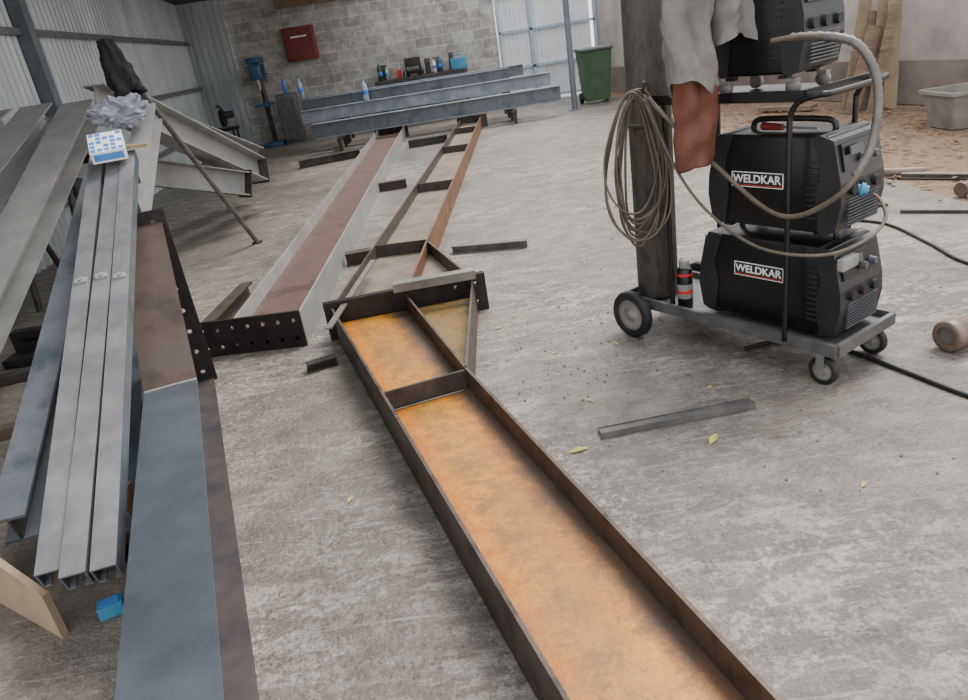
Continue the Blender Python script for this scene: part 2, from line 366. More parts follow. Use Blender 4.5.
gS='stacked steel beams on trestles'
lbS='long blue-grey I-beam stacked on trestles near block wall'
SM=(M_stack,M_paint2)
beam(lbS,(-2.8,15.1,.80),(1.62,15.1,.80),.2,.14,mats=SM,group=gS)
beam(lbS,(-2.72,14.7,.79),(1.3,14.7,.79),.2,.14,mats=SM,group=gS)
beam(lbS,(-2.68,14.25,.61),(2.02,14.25,.61),.22,.14,mats=(M_stack,M_stack),group=gS)
beam(lbS,(-2.4,13.6,.38),(2.08,13.6,.38),.26,.16,mats=SM,group=gS)
beam(lbS,(-2.5,14.0,.36),(1.5,14.0,.36),.22,.14,mats=SM,group=gS)
for x in (-1.95,1.2):
    t=root('steel_trestle','dark stepped steel trestle carrying the stacked beams','trestle',(x,14.4,0),'trestles')
    g=Geo().box((x,15.0,.66),(.08,.8,.06)).box((x,14.3,.47),(.08,.3,.06)).box((x,13.7,.21),(.08,.8,.06));mk('rail',g,M_dark,parent=t)
    for (yy,hh) in ((15.35,.64),(14.7,.64),(14.4,.44),(14.05,.18),(13.35,.18)):
        mk('leg',Geo().box((x,yy,hh/2),(.06,.05,hh)),M_dark,parent=t)

# --- left pile
gL='painted beams piled on trestle'
lb='pale grey painted I-beam leaning over trestle by sheet wall'
beam(lb,(-2.27,8.7,.46),(-2.48,6.1,1.40),.26,.2,group=gL,plates=(0,))
beam(lb,(-2.45,9.5,.5),(-2.95,6.7,1.48),.26,.2,group=gL)
beam(lb,(-2.2,7.75,.46),(-3.3,6.3,1.08),.24,.18,group=gL,plates=(0,))
beam(lb,(-2.80,6.06,1.42),(-2.52,2.9,.22),.16,.24,group=gL)
beam(lb,(-3.12,6.08,1.44),(-2.98,3.6,.62),.16,.24,group=gL)
beam(lb,(-3.44,6.1,1.44),(-3.42,4.2,.95),.16,.24,group=gL)
beam('dark blue-grey I-beam leaning beside bundled steel sections',(-2.08,4.45,1.08),(-1.60,2.02,.26),.12,.11,mats=(M_paint2,M_dark))
beam('pale grey I-beam leaning behind the bundled steel channels',(-2.18,5.75,1.34),(-1.98,4.4,.75),.14,.14,mats=(M_paint,M_paint2))
beam('blue-grey I-beam lying on floor beside upright column beam',(-2.3,4.6,.065),(-1.36,2.1,.065),.13,.18,mats=(M_dplate,M_paint2))
def purlin(p0,p1,w=.070,h=.06):
    p0=V(p0);p1=V(p1);d=(p1-p0).normalized();up=(Z-d*Z.dot(d)).normalized();sd_=d.cross(up).normalized()
    r=root('steel_channel','thin grey galvanised steel channel in leaning bundle','steel channel',p0-Z*h/2,'leaning channel bundle')
    t=.006
    g=Geo().slab(p0+up*h/2,p1+up*h/2,up,t,sd_,w);mk('web',g,M_purlin,parent=r)
    for sg in (1,-1): mk('side_wall',Geo().slab(p0+sd_*sg*(w-t)/2,p1+sd_*sg*(w-t)/2,sd_,t,up,h),M_paint2,parent=r)
    for sg in (1,-1): mk('lip',Geo().slab(p0+sd_*sg*(w/2-.012)-up*h/2,p1+sd_*sg*(w/2-.012)-up*h/2,up,t,sd_,.02),M_purlin,parent=r)
    q=p0+(p1-p0)*.55+up*(h/2+.006);R=Matrix((sd_,d,up)).transposed();mk('cleat',Geo().box(q,(.045,.03,.012),R).cyl(q,q+up*.014,.009),M_paint,parent=r)
purlin((-1.312,1.70,.28),(-1.872,4.05,1.19))
purlin((-1.228,1.67,.28),(-1.783,4.08,1.20))
purlin((-1.145,1.68,.28),(-1.695,4.03,1.19))
t=root('steel_trestle','dark steel trestle carrying leaning painted beams','trestle',(-3.1,5.9,0))
mk('rail',Geo().slab((-3.6,6.0,1.16),(-2.6,5.85,1.06),Z,.06,(0,1,0),.08),M_dark,parent=t)
for x,y in ((-3.5,5.7),(-3.5,6.3),(-3.0,5.6),(-3.0,6.1)):
    mk('leg',Geo().cyl((x,y,0),(x,5.9,1.06),.025),M_dark,parent=t)
t=root('steel_trestle','dark steel trestle carrying the bundled channels','trestle',(-1.78,4.0,0))
mk('rail',Geo().box((-1.79,3.95,1.08),(.26,.05,.05)),M_dark,parent=t)
for x,y in ((-1.86,3.86),(-1.86,4.05),(-1.72,3.86),(-1.72,4.05)):
    mk('leg',Geo().cyl((x,y,0),(x,3.95,1.06),.015),M_dark,parent=t)
g=Geo().slab((-1.60,2.20,.11),(-1.34,2.25,.11),(0,1,0),.09,Z,.22)
mk('timber_block',g,M_wood,(-1.45,2.25,0),label='rough timber block under the bundled channels',category='timber block')
g=Geo().hex([V((-2.26,2.36,0)),V((-1.42,1.77,0)),V((-1.41,1.79,0)),V((-2.25,2.38,0))],[V((-2.26,2.36,.36)),V((-1.42,1.77,.17)),V((-1.41,1.79,.17)),V((-2.25,2.38,.36))])
mk('wooden_board',g,M_wood2,(-1.8,2.05,0),label='pale wooden board standing on edge on the floor',category='board')
bc=V((-1.30,1.86,.022))
r=root('blue_carton','small light blue cardboard packet on the floor','packet',(bc.x,bc.y,0))
mk('packet_body',Geo().box(bc,(.075,.055,.044),Matrix.Rotation(.4,3,'Z'),.003),M_blue,parent=r)
mk('packet_flap',Geo().box(bc+V((.0,.0,.024)),(.055,.035,.003),Matrix.Rotation(.4,3,'Z')),M_label,parent=r)
r=root('steel_prop_pole','dark steel prop pole leaning with foot on floor','pole',(-2.0,6.93,0))
mk('shaft',Geo().cyl((-2.0,6.93,.01),(-2.36,5.86,1.80),.022),M_angle,parent=r)
mk('foot',Geo().cyl((-2.0,6.93,0),(-2.0,6.93,.015),.05),M_dark,parent=r)
def cloth(name,label,cat,c,rx,ry,z0,z1,m,folds=7,amp=.18,seed=0,taper=(1,1),skew=(0,0),rag=.05,rz=0,parent=None,cr=.0,tw=1.6):
    from mathutils import noise as nz
    rnd=random.Random(seed);ph=[rnd.uniform(0,6.28) for _ in range(4)];g=Geo();n=120;K=44;vs=[]
    for k in range(K+1):
        t=k/K;w=taper[0]+(taper[1]-taper[0])*t
        for i in range(n):
            a=2*math.pi*i/n;f=1+amp*math.sin(folds*a+ph[0]+t*tw)*(.4+.6*t)+amp*.4*math.sin((folds*2-3)*a+ph[1]-t*tw*1.4)
            f+=cr*nz.noise(V((math.cos(a)*1.6+seed,math.sin(a)*1.6,t*3.2)))+cr*.35*abs(nz.noise(V((math.cos(a)*3+t*3,math.sin(a)*3+seed,t*7))))
            if k==0: f*=.45
            x=rx*w*f*math.cos(a);y=ry*w*f*math.sin(a)
            zz=z1+(z0-z1)*t+(rag*math.sin(2*a+ph[2])+rag*.3*math.sin(5*a+ph[3]))*t
            ca,sa=math.cos(rz),math.sin(rz)
            vs.append(V((c[0]+x*ca-y*sa+skew[0]*t,c[1]+x*sa+y*ca+skew[1]*t,zz)))
    fs=[(k*n+i,k*n+(i+1)%n,(k+1)*n+(i+1)%n,(k+1)*n+i) for k in range(K) for i in range(n)]+[tuple(range(n))]
    g.add(vs,fs,True)
    if parent: return mk(name,g,m,parent=parent)
    return mk(name,g,m,(c[0],c[1],z0),label=label,category=cat)
cloth('black_jacket','black cloth jacket draped over the leaning prop pole','jacket',(-2.38,5.86),.095,.08,1.50,1.88,M_jacket,5,.2,3,(.7,1.1),rag=.05,cr=.6,skew=(.05,0),tw=3)
R_=Matrix.Rotation(.35,3,'Z')@Matrix.Rotation(.42,3,'X')
r=root('cardboard_carton','small blue and white printed cardboard carton on channels','carton',(-1.76,3.95,1.2))
bc=V((-1.75,3.93,1.262))
mk('carton_body',Geo().box(bc,(.165,.2,.06),R_),M_white,parent=r)
rnd=random.Random(9)
for i in range(5):
    for j in range(5):
        if rnd.random()<.62: mk('printed_mark',Geo().box(bc+R_@V((-.066+i*.033,-.08+j*.04,.031)),(.024,.026,.002),R_),M_label,parent=r)
mk('printed_side',Geo().box(bc+R_@V((0,-.101,0)),(.14,.002,.036),R_),M_label,parent=r)
g=Geo();n=40;K=22;vs=[]
for k in range(K+1):
    th=math.pi*k/K
    for i in range(n):
        a=2*math.pi*i/n;q=V((math.cos(a)*math.sin(th),math.sin(a)*math.sin(th),math.cos(th)))
        f=1+.5*mathutils.noise.noise(q*1.8)+.5*abs(mathutils.noise.noise(q*5))
        vs.append(V((-2.2+.17*f*q.x,5.32+.12*f*q.y,1.39+.08*f*q.z)))
g.add(vs,[(k*n+i,k*n+(i+1)%n,(k+1)*n+(i+1)%n,(k+1)*n+i) for k in range(K) for i in range(n)])
mk('plastic_bag',g,M_plasticbag,(-2.22,5.35,1.3),label='crumpled translucent plastic bag on piled beams',category='plastic bag')
mk('wooden_offcut',Geo().slab((-1.80,4.03,1.243),(-1.57,4.0,1.238),Z,.018,(0,1,0),.045),M_wood2,(-1.8,4.03,1.23),label='small pale wooden offcut lying across the channels',category='wood offcut')
g=Geo().box((-2.95,4.6,.09),(.22,.08,.18)).box((-2.9,4.5,.03),(.3,.25,.05)).cyl((-3.05,4.6,.12),(-2.75,4.55,.16),.035)
mk('steel_clamp',g,M_black,(-2.95,4.6,0),label='black steel clamp lying on the floor under beams',category='clamp')
g=Geo().slab((-3.4,4.0,.03),(-2.6,4.2,.03),Z,.05,(.4,-.9,0),.09);mk('steel_offcut',g,M_dark,(-2.8,4.1,0),label='dark flat steel offcut on shaded floor under beams',category='steel offcut')
g=Geo().slab((-2.6,3.3,.03),(-2.0,3.5,.03),Z,.05,(.3,-.9,0),.07);mk('steel_offcut',g,M_rust3,(-2.3,3.4,0),label='brownish flat steel offcut on shaded floor under beams',category='steel offcut')
def stub(lab,a,b,w,h,m,nm='steel_offcut',cat='steel offcut'):
    a=V(a);b=V(b);d=(b-a).normalized();w_=V((-d.y,d.x,0))
    g=Geo();t=min(.01,h*.2)
    g.slab(a+Z*(h-t/2),b+Z*(h-t/2),Z,t,w_,w);g.slab(a+Z*t/2,b+Z*t/2,Z,t,w_,w);g.slab(a+Z*h/2,b+Z*h/2,w_,t,Z,h-2*t)
    mk(nm,g,m,a,label=lab,category=cat)
stub('rusty short beam offcut beside long grey beam end',(-1.72,4.35,0),(-1.66,5.2,0),.09,.1,M_edge)
stub('short dark beam offcut on floor beside long beams',(-2.45,11.9,0),(-1.5,12.2,0),.12,.12,M_dark)
stub('short dark beam offcut between two long beams',(-.7,12.3,0),(-.05,12.35,0),.12,.12,M_dark)
stub('short dark beam offcut between two long beams',(-.93,8.7,0),(-.6,8.7,0),.1,.1,M_edge)
stub('short dark beam offcut between two long beams',(-.97,5.6,0),(-.76,5.62,0),.1,.1,M_edge)
stub('grey steel bar offcut lying beside rusty rafter beam',(-.12,5.47,0),(.45,5.31,0),.07,.06,M_angle)
stub('short dark beam offcut lying beside end plate',(-.95,3.56,0),(-.80,3.62,0),.06,.05,M_dark)
g=Geo().slab((-.46,3.99,.26),(.02,4.02,.26),Z,.05,(0,1,0),.07);mk('steel_box_tube',g,M_flat,(-.2,4,.235),label='short grey box tube resting on bolted end plates',category='steel tube')
g=Geo().slab((-.80,3.62,.206),(-.66,4.85,.206),Z,.01,(1,0,0),.035);mk('flat_steel_bar',g,M_flat,(-.7,4.2,.2),label='thin pale flat bar lying across beam flanges',category='flat bar')
g=Geo().slab((.40,2.455,.020),(1.03,2.50,.020),Z,.005,(0,1,-.2),.058).slab((.40,2.483,.012),(1.03,2.528,.012),(0,1,0),.005,Z,.024).slab((.40,2.427,.014),(1.03,2.472,.014),(0,1,0),.005,Z,.024)
mk('steel_section',g,M_angle,(.7,2.46,0),label='grey length of steel channel lying on concrete floor',category='steel section')

# ------------------------------------------------------------------ welding cart
O=V((1.37,2.57,0))
MX=Matrix(((.535,.845,0,O.x),(-.845,.535,0,O.y),(0,0,1,0),(0,0,0,1)))   # local x forward, y away
def G_(): return Geo(MX)
cart=root('welding_cart','grey wheeled steel cart carrying welding machines and cylinder','cart',tuple(MX@V((-.5,.18,0))))
g=G_();g.box((-.53,.18,.165),(1.14,.42,.012));mk('platform',g,M_frame,parent=cart)
g=G_()
g.box((-.53,-.035,.175),(1.16,.02,.05)).box((-.53,.395,.175),(1.16,.02,.05)).box((.05,.18,.175),(.02,.42,.05)).box((-1.10,.18,.175),(.02,.42,.05))
mk('rim',g,M_frame,parent=cart)
def wheel(c,r,w,large):
    e=bpy.data.objects.new('wheel' if large else 'castor',None);e.location=(MX@V(c))-cart.location;e.parent=cart;C.objects.link(e)
    ax=V((0,1,0))
    g=G_().lathe(c,[(r*.68,-w/2),(r*.93,-w/2),(r,-w*.3),(r,w*.3),(r*.93,w/2),(r*.68,w/2),(r*.68,-w/2)],ax,36);mk('tyre',g,M_rubber,parent=e)
    g=G_().lathe(c,[(0,-w*.42),(r*.2,-w*.42),(r*.22,-w*.2),(r*.5,-w*.15),(r*.7,-w*.4),(r*.7,w*.4),(r*.5,w*.15),(r*.22,w*.2),(r*.2,w*.42),(0,w*.42)],ax,28);mk('hub',g,M_tub,parent=e)
    if not large:
        g=G_();x,y,z=c
        g.box((x-.005,y-w*.75,z+.035),(.035,.004,.085)).box((x-.005,y+w*.75,z+.035),(.035,.004,.085)).box((x,y,z+.078),(.07,w*1.7,.006)).cyl((x,y,z+.08),(x,y,.16),.018)
        mk('fork',g,M_steel,parent=e)
    return e
wheel((-.99,-.085,.12),.12,.045,True);wheel((-.99,.445,.12),.12,.045,True)
wheel((-.02,.0,.062),.062,.03,False);wheel((-.02,.37,.062),.062,.03,False)
g=G_().cyl((-.99,-.1,.12),(-.99,.46,.12),.012);mk('axle',g,M_steel,parent=cart)
g=G_()
g.tube([(-.17,-.045,.17),(-.17,-.045,.6),(-.17,-.045,1.0),(-.165,-.045,1.08),(-.13,-.045,1.125),(-.06,-.045,1.145),(-.03,.0,1.145),(-.03,.3,1.145),(-.06,.40,1.145),(-.13,.40,1.125),(-.165,.40,1.08),(-.17,.40,1.0),(-.17,.40,.17)],.011)
mk('handle_frame',g,M_blackp,parent=cart)
g=G_().cyl((-.8,.0,.17),(-.8,.0,1.13),.012);mk('upright',g,M_blackp,parent=cart)
g=G_().cyl((-.8,.36,.17),(-.8,.36,1.13),.012);mk('upright',g,M_blackp,parent=cart)
g=G_().box((-.48,.18,1.125),(.72,.42,.012)).box((-.48,-.03,1.14),(.72,.01,.04)).box((-.12,.18,1.14),(.01,.42,.04))
mk('upper_shelf',g,M_blackp,parent=cart)

def text_mesh(txt,size,M,parent,m,name='lettering',bold=.012,sx=1.0):
    cu=bpy.data.curves.new('t','FONT');cu.body=txt;cu.size=size;cu.align_x='CENTER';cu.align_y='CENTER';cu.extrude=.0008;cu.offset=size*bold
    to=bpy.data.objects.new('t',cu);C.objects.link(to);bpy.context.view_layer.update()
    me=bpy.data.meshes.new_from_object(to.evaluated_get(bpy.context.evaluated_depsgraph_get()))
    bpy.data.objects.remove(to);bpy.data.curves.remove(cu)
    L=parent.matrix_basis.translation.copy()
    for v in me.vertices:
        v.co=M@V((v.co.x*sx,v.co.y,v.co.z));v.co-=L
    me.materials.clear();me.materials.append(m);o=bpy.data.objects.new(name,me);C.objects.link(o);o.parent=parent;return o

def machine(x0,x1,y0,y1,z0,z1,label,logo_at,logo=True):
    c=MX@V(((x0+x1)/2,(y0+y1)/2,z0));r=root('welding_machine',label,'welding machine',tuple(c))
    L_=x1-x0;W_=y1-y0;H_=z1-z0;ym=(y0+y1)/2
    g=G_();g.box(((x0+x1)/2-.01,ym,(z0+z1)/2+.006),(L_-.10,W_-.012,H_-.02),bev=.012);mk('housing',g,M_blackp,parent=r,label='glossy black sheet housing')
    def bez(xa,sgn):
        pr=[(xa,z0+.015),(xa+sgn*.035,z0+.03),(xa+sgn*.055,z0+H_*.35),(xa+sgn*.05,z0+H_*.55),(xa+sgn*.015,z1-.02),(xa-sgn*.04,z1),(xa-sgn*.07,z1-.01),(xa-sgn*.03,z1-H_*.35),(xa-sgn*.05,z1-H_*.6),(xa-sgn*.03,z0+.015)]
        return G_().prism([(a,ym,b) for a,b in pr],(0,W_,0))
    mk('front_bezel',bez(x1-.055,1),M_plastic,parent=r)
    mk('rear_bezel',bez(x0+.055,-1),M_plastic,parent=r)
    g=G_()
    for i in range(9):
        z=z0+.05+i*H_*.032;g.box((x1+.001,ym,z),(.008,W_*.7,H_*.012))
    mk('front_grille',g,M_vent,parent=r)
    g=G_()
    for i in range(10):
        z=z0+H_*.2+i*H_*.06;g.box((x1-.12,y0+.003,z),(.05,.008,H_*.022))
    mk('side_louvre',g,M_plastic,parent=r)
    g=G_().box((x1-.022,ym,z0+H_*.78),(.012,W_*.82,H_*.26),Matrix.Rotation(-.2,3,'Y'));mk('control_panel',g,M_blackp,parent=r)
    g=G_().box((x1-.008,ym-.05,z0+H_*.84),(.006,W_*.28,H_*.08),Matrix.Rotation(-.2,3,'Y'));mk('display_window',g,M_vent,parent=r)
    for yy in (-.0,.07):
        g=G_().cyl((x1-.02,ym+yy,z0+H_*.74),(x1+.012,ym+yy,z0+H_*.74),.017,.014);mk('knob',g,M_vent,parent=r)
    for yy in (-.08,.0,.08):
        g=G_().cyl((x1-.02,ym+yy,z0+H_*.47),(x1+.014,ym+yy,z0+H_*.47),.02);mk('socket',g,M_rubber,parent=r)
    g=G_().tube([(x0+.12,ym,z1-.01),(x0+.13,ym,z1+.025),(x0+.2,ym,z1+.035),(x1-.2,ym,z1+.035),(x1-.13,ym,z1+.025),(x1-.12,ym,z1-.01)],.012);
    if logo!=0: mk('carry_handle',g,M_plastic,parent=r)
    for xx in (x0+.08,x1-.1):
        for yy in (y0+.04,y1-.04): mk('foot',G_().box((xx,yy,z0+.005),(.04,.03,.012)),M_rubber,parent=r)
    if logo:
        lx,lz=logo_at;bw,bh=.235,.058
        fr=G_();yy=y0+.002
        fr.box((lx,yy,lz+bh/2),(bw,.004,.003)).box((lx,yy,lz-bh/2),(bw,.004,.003)).box((lx-bw/2,yy,lz),(.003,.004,bh)).box((lx+bw/2,yy,lz),(.003,.004,bh))
        mk('logo_border',fr,M_white,parent=r)
        mk('logo_plate',G_().box((lx,yy+.001,lz),(bw,.003,bh)),M_rubber,parent=r)
        mk('logo_stripe',G_().box((lx,yy-.0015,lz-bh/2+.0065),(bw*.94,.003,.0025)),M_redp,parent=r)
        TM=MX@Matrix.Translation((lx,yy-.004,lz+.002))@Matrix.Rotation(math.pi/2,4,'X')
        text_mesh('WELDKAR',.046,TM,r,M_white,'logo_lettering',.016,1.02)
    return r
m1=machine(-.66,.02,.03,.34,.18,.565,'lower black welding machine with white-lettered badge on cart',(-.35,.42))
m2=machine(-.60,.0,.03,.33,.60,.99,'upper black welding machine stacked on another machine',(-.36,.81))
m3=machine(-.60,-.18,.05,.31,1.19,1.58,'compact black welding unit on upper cart shelf',(0,0),0)
mk('document_pouch',G_().box((.005,.09,.50),(.03,.11,.05),bev=.006),M_tub,parent=m1,label='pale grey box on front panel')
for xx,yy in ((-.24,.08),(-.24,.28),(-.54,.08),(-.54,.28)):
    c=(xx,yy,1.16);g=G_().lathe(c,[(0,-.012),(.026,-.012),(.028,0),(.026,.012),(0,.012)],V((0,1,0)),20).box((xx,yy,1.185),(.04,.03,.012));mk('small_wheel',g,M_tub,parent=m3)
r=root('screwdriver','red-handled screwdriver lying on top of welding machine','screwdriver',tuple(MX@V((-.25,.1,.99))))
mk('grip',G_().cyl((-.38,.1,1.01),(-.28,.08,1.01),.016,.012),M_red,parent=r);mk('shank',G_().cyl((-.28,.08,1.01),(-.12,.06,1.01),.004),M_steel,parent=r)
g=G_().cyl((-.07,.10,.795),(.022,.17,.765),.02,.017).cyl((-.0,.155,.772),(.012,.163,.768),.025);mk('cable_connector',g,M_blue,tuple(MX@V((.0,.16,.77))),label='blue plastic cable connector plugged into machine front',category='connector')
cc=MX@V((-.985,.105,.171))
r=root('gas_cylinder','tall scuffed dark grey gas cylinder standing on cart','gas cylinder',tuple(cc))
prof=[(0,0),(.09,0),(.1,.015),(.1,1.38),(.092,1.45),(.06,1.51),(.035,1.54),(.035,1.58),(0,1.58)]
mk('body',Geo().lathe(cc,prof,n=40),M_cyl,parent=r)
mk('valve',Geo().cyl(cc+Z*1.58,cc+Z*1.68,.015).cyl(cc+Z*1.63-V((.05,0,0)),cc+Z*1.63+V((.05,0,0)),.012).cyl(cc+Z*1.68,cc+Z*1.7,.035),M_steel,parent=r)
mk('retaining_band',Geo().lathe(cc+Z*.85,[(.101,-.012),(.106,-.008),(.106,.008),(.101,.012)]),M_dark,parent=cart)
sc=MX@V((-.755,.04,.171))
r=root('spray_can','black aerosol spray can with pale label on cart','spray can',tuple(sc))
mk('can',Geo().lathe(sc,[(0,0),(.033,0),(.036,.006),(.036,.185),(.028,.2),(0,.2)]),M_blackp,parent=r)
mk('cap',Geo().lathe(sc+Z*.2,[(.025,0),(.025,.03),(.02,.036),(0,.036)]),M_tub,parent=r)
mk('printed_band',Geo().lathe(sc+Z*.16,[(.0365,0),(.0368,.001),(.0368,.012),(.0365,.013)]),M_redp,parent=r)
mk('printed_label',Geo().lathe(sc+Z*.05,[(.0365,0),(.0368,.001),(.0368,.07),(.0365,.071)]),M_tub,parent=r)
mk('printed_emblem',Geo().lathe(sc+Z*.075,[(.0372,0),(.0374,.001),(.0374,.014),(.0372,.015)]),M_redp,parent=r)
g=Geo();rnd=random.Random(5)
hook=V((.86,3.30,1.18))
for i in range(11):
    w=rnd.uniform(.075,.14);h=rnd.uniform(.25,.34);cx=.82+rnd.uniform(-.03,.02);cz=1.18-h+rnd.uniform(-.02,.02);cy=3.22+rnd.uniform(-.03,.03);pts=[];tl=rnd.uniform(-.16,.06)
    for k in range(16):
        a=2*math.pi*k/16;x=w*math.sin(a)*(1-.25*math.cos(a))+.008*math.sin(3*a+i);z=h*math.cos(a)
        pts.append((cx+x+tl*(h-z)*.35,cy+.02*math.sin(a*2+i),cz+z))
    g.tube(pts,.0055,6,4,True)
mk('coiled_cable',g,M_cable,hook,label='coiled grey-brown welding cable hanging on the gas cylinder',category='cable')
mk('cable_hook',Geo().tube([(.90,3.36,1.2),(.86,3.27,1.17),(.84,3.2,1.19),(.84,3.18,1.23)],.008),M_dark,parent=cart)
def cable(lab,pts,r,m,nm='welding_cable'): mk(nm,Geo().tube(pts,r,8,10),m,pts[0],label=lab,category='cable')
hp=[(1.20,2.76,1.335),(1.27,2.64,1.34),(1.37,2.53,1.31),(1.43,2.46,1.163),(1.40,2.43,.96),(1.29,2.43,.815),(1.18,2.63,.726),(1.05,2.93,.885),(.93,3.14,1.06),(.86,3.2,1.16)]
r=root('welding_cable','thick grey hose with ribbed section looping down from upper unit','cable',hp[0])
mk('hose',Geo().tube(hp,.0095,8,10),M_cable,parent=r)
mk('ribbed_sleeve',Geo().tube([(1.24,2.70,1.34),(1.31,2.60,1.333),(1.375,2.52,1.305),(1.415,2.475,1.23),(1.43,2.455,1.14),(1.422,2.44,1.05),(1.40,2.43,.96),(1.35,2.425,.88)],.0135,8,8,rib=.2),M_angle,parent=r)
cable('thin grey cable sweeping from cable coil to blue connector',[(.84,3.2,1.16),(.93,3.05,.86),(1.02,2.9,.69),(1.12,2.66,.6),(1.276,2.494,.59),(1.42,2.46,.63),(1.52,2.51,.68),(1.54,2.57,.73),(1.53,2.61,.755)],.0065,M_cable)
cable('black cable running from cart over the concrete floor',[(2.3,4.5,.01),(2.5,4.72,.01),(2.72,4.5,.01),(2.70,4.0,.01),(2.66,3.6,.01),(2.8,3.1,.01),(3.2,2.7,.01)],.009,M_cableb,'power_cable')
cable('black cable snaking from under cart over concrete floor',[(1.2,3.0,.01),(1.4,3.02,.01),(1.56,2.88,.01),(1.68,2.58,.01),(1.78,2.30,.01),(1.95,2.0,.01),(2.2,1.75,.01)],.01,M_cableb,'power_cable')
r=root('grey_work_jacket','light grey work jacket hanging beside upper welding unit','jacket',(1.05,2.98,1.25))
cloth('jacket_body','','',(1.09,2.98),.135,.07,1.33,1.80,M_cloth,5,.22,7,(.95,1.05),rag=.035,rz=-.1,parent=r,cr=.5,tw=1.2)
cloth('sleeve','','',(.94,2.92),.085,.065,1.21,1.80,M_cloth,4,.18,11,(1.1,1.0),rag=.03,rz=-.1,parent=r,cr=.5,skew=(.01,-.02),tw=3)
g=Geo();n=20;K=30;vs=[]
for k in range(K+1):
    t=k/K;w=.086-.016*t**1.3
    for i in range(n+1):
        u=i/n*2-1
        w_=w*(1-(t-.93)*3) if t>.93 else w
        vs.append(V((.965+u*w_+.006*math.sin(t*4),2.925-.035*(1-u*u)+.007*math.sin(u*6+t*3)+.006*math.sin(t*16+u*2.5)+.01*mathutils.noise.noise(V((u*2,t*5,3))),1.27-.375*t+.01*u*t)))
g.add(vs,[(k*(n+1)+i,k*(n+1)+i+1,(k+1)*(n+1)+i+1,(k+1)*(n+1)+i) for k in range(K) for i in range(n)],True)
o=mk('leather_sleeve',g,M_leather,(.96,2.9,.89),label='brown leather welding sleeve hanging below grey jacket',category='leather sleeve')
md=o.modifiers.new('s','SOLIDIFY');md.thickness=.015;md.offset=1

# ------------------------------------------------------------------ right side objects
r=root('wheeled_bin','green wheeled rubbish bin standing by plaster wall','rubbish bin',(2.95,14.75,0))
g=Geo()
q=lambda h,z:[V((2.95-h,14.75-h,z)),V((2.95+h,14.75-h,z)),V((2.95+h,14.75+h,z)),V((2.95-h,14.75+h,z))]
g.hex(q(.23,.06),q(.29,.95));mk('bin_body',g,M_green,parent=r)
mk('lid',Geo().box((2.95,14.75,.985),(.64,.66,.06),bev=.02),mat('bin_lid',s(60,70,66),s(84,92,88),5,.5),parent=r)
for x in (2.7,3.2): mk('wheel',Geo().cyl((x-.03,14.98,.1),(x+.03,14.98,.1),.1),M_rubber,parent=r)
gp='planks leaning on wall'
for i,(x,h,w,tl) in enumerate(((4.98,1.25,.14,.22),(5.12,1.1,.18,.18),(5.22,1.35,.12,.10),(4.88,.95,.16,.3),(5.3,1.2,.15,.05),(5.02,1.15,.1,.28))):
    y=9.2-i*.09;a=V((x,y,.0));b=V((x+tl,y+.12,h))
    mk('timber_plank',Geo().slab(a,b,(.15,.95,-.1),.03,(.95,-.15,-.15),w),M_wood if i%2 else M_wood2,a,label='weathered timber plank leaning against plaster wall',category='plank',group=gp)
mk('timber_plank',Geo().slab((4.3,10.2,.04),(4.75,9.6,.05),Z,.04,(.8,.5,0),.15),M_wood,(4.6,9.2,0),label='weathered timber plank lying on dirt ground',category='plank')
TX,TY=5.12,7.25
r=root('plastic_tub','grey rectangular plastic tub standing on dirt ground','tub',(TX,TY,0))
def rr(hx,hy,z,n=6):
    out=[];rad=.06
    for cx,cy,a0 in ((1,1,0),(-1,1,90),(-1,-1,180),(1,-1,270)):
        for k in range(n): a=math.radians(a0+90*k/(n-1));out.append(V((TX+cx*(hx-rad)+rad*math.cos(a),TY+cy*(hy-rad)+rad*math.sin(a),z)))
    return out
rings=[rr(.24,.2,.0),rr(.31,.26,.33),rr(.34,.29,.33),rr(.34,.29,.36),rr(.30,.25,.36),rr(.23,.19,.03)]
n=24;vs=[v for R in rings for v in R]
g=Geo().add(vs,[(k*n+i,k*n+(i+1)%n,(k+1)*n+(i+1)%n,(k+1)*n+i) for k in range(5) for i in range(n)]+[tuple(range(n)),tuple(range(5*n,6*n))])
mk('tub_shell',g,M_tub,parent=r)
r=root('pipe_section','rusty grey thick pipe section lying on concrete floor','pipe',(2.15,2.75,0))
a=V((1.93,2.69,.070));d=V((.93,.30,0)).normalized()
mk('pipe_wall',Geo().lathe(a,[(.042,0),(.062,0),(.068,.01),(.070,.06),(.058,.07),(.058,.6),(.042,.6),(.042,0)],d),M_rust3,parent=r)
mk('inner_plug',Geo().lathe(a,[(0,.02),(.042,.02)],d),M_flat,parent=r)
mk('pipe_offcut',Geo().cyl((3.46,4.85,.05),(3.9,5.0,.05),.05),M_rust3,(3.5,4.9,0),label='short rusty pipe offcut on the ground edge',category='pipe')
mk('steel_rod',Geo().cyl((3.35,5.75,.035),(3.65,5.55,.035),.035),M_rust3,(3.4,5.7,0),label='short thick rusty rod on the floor',category='rod')
stub('grey flat steel bar lying on floor near dirt edge',(3.5,5.6,0),(4.2,4.9,0),.07,.04,M_flat,'flat_steel_bar','flat bar')
stub('dark flat steel bar lying on floor near dirt edge',(2.95,4.7,0),(3.5,4.3,0),.05,.025,M_angle,'flat_steel_bar','flat bar')
stub('thin dark steel bar lying on concrete floor',(2.75,4.95,0),(2.98,4.9,0),.03,.02,M_dark,'flat_steel_bar','flat bar')
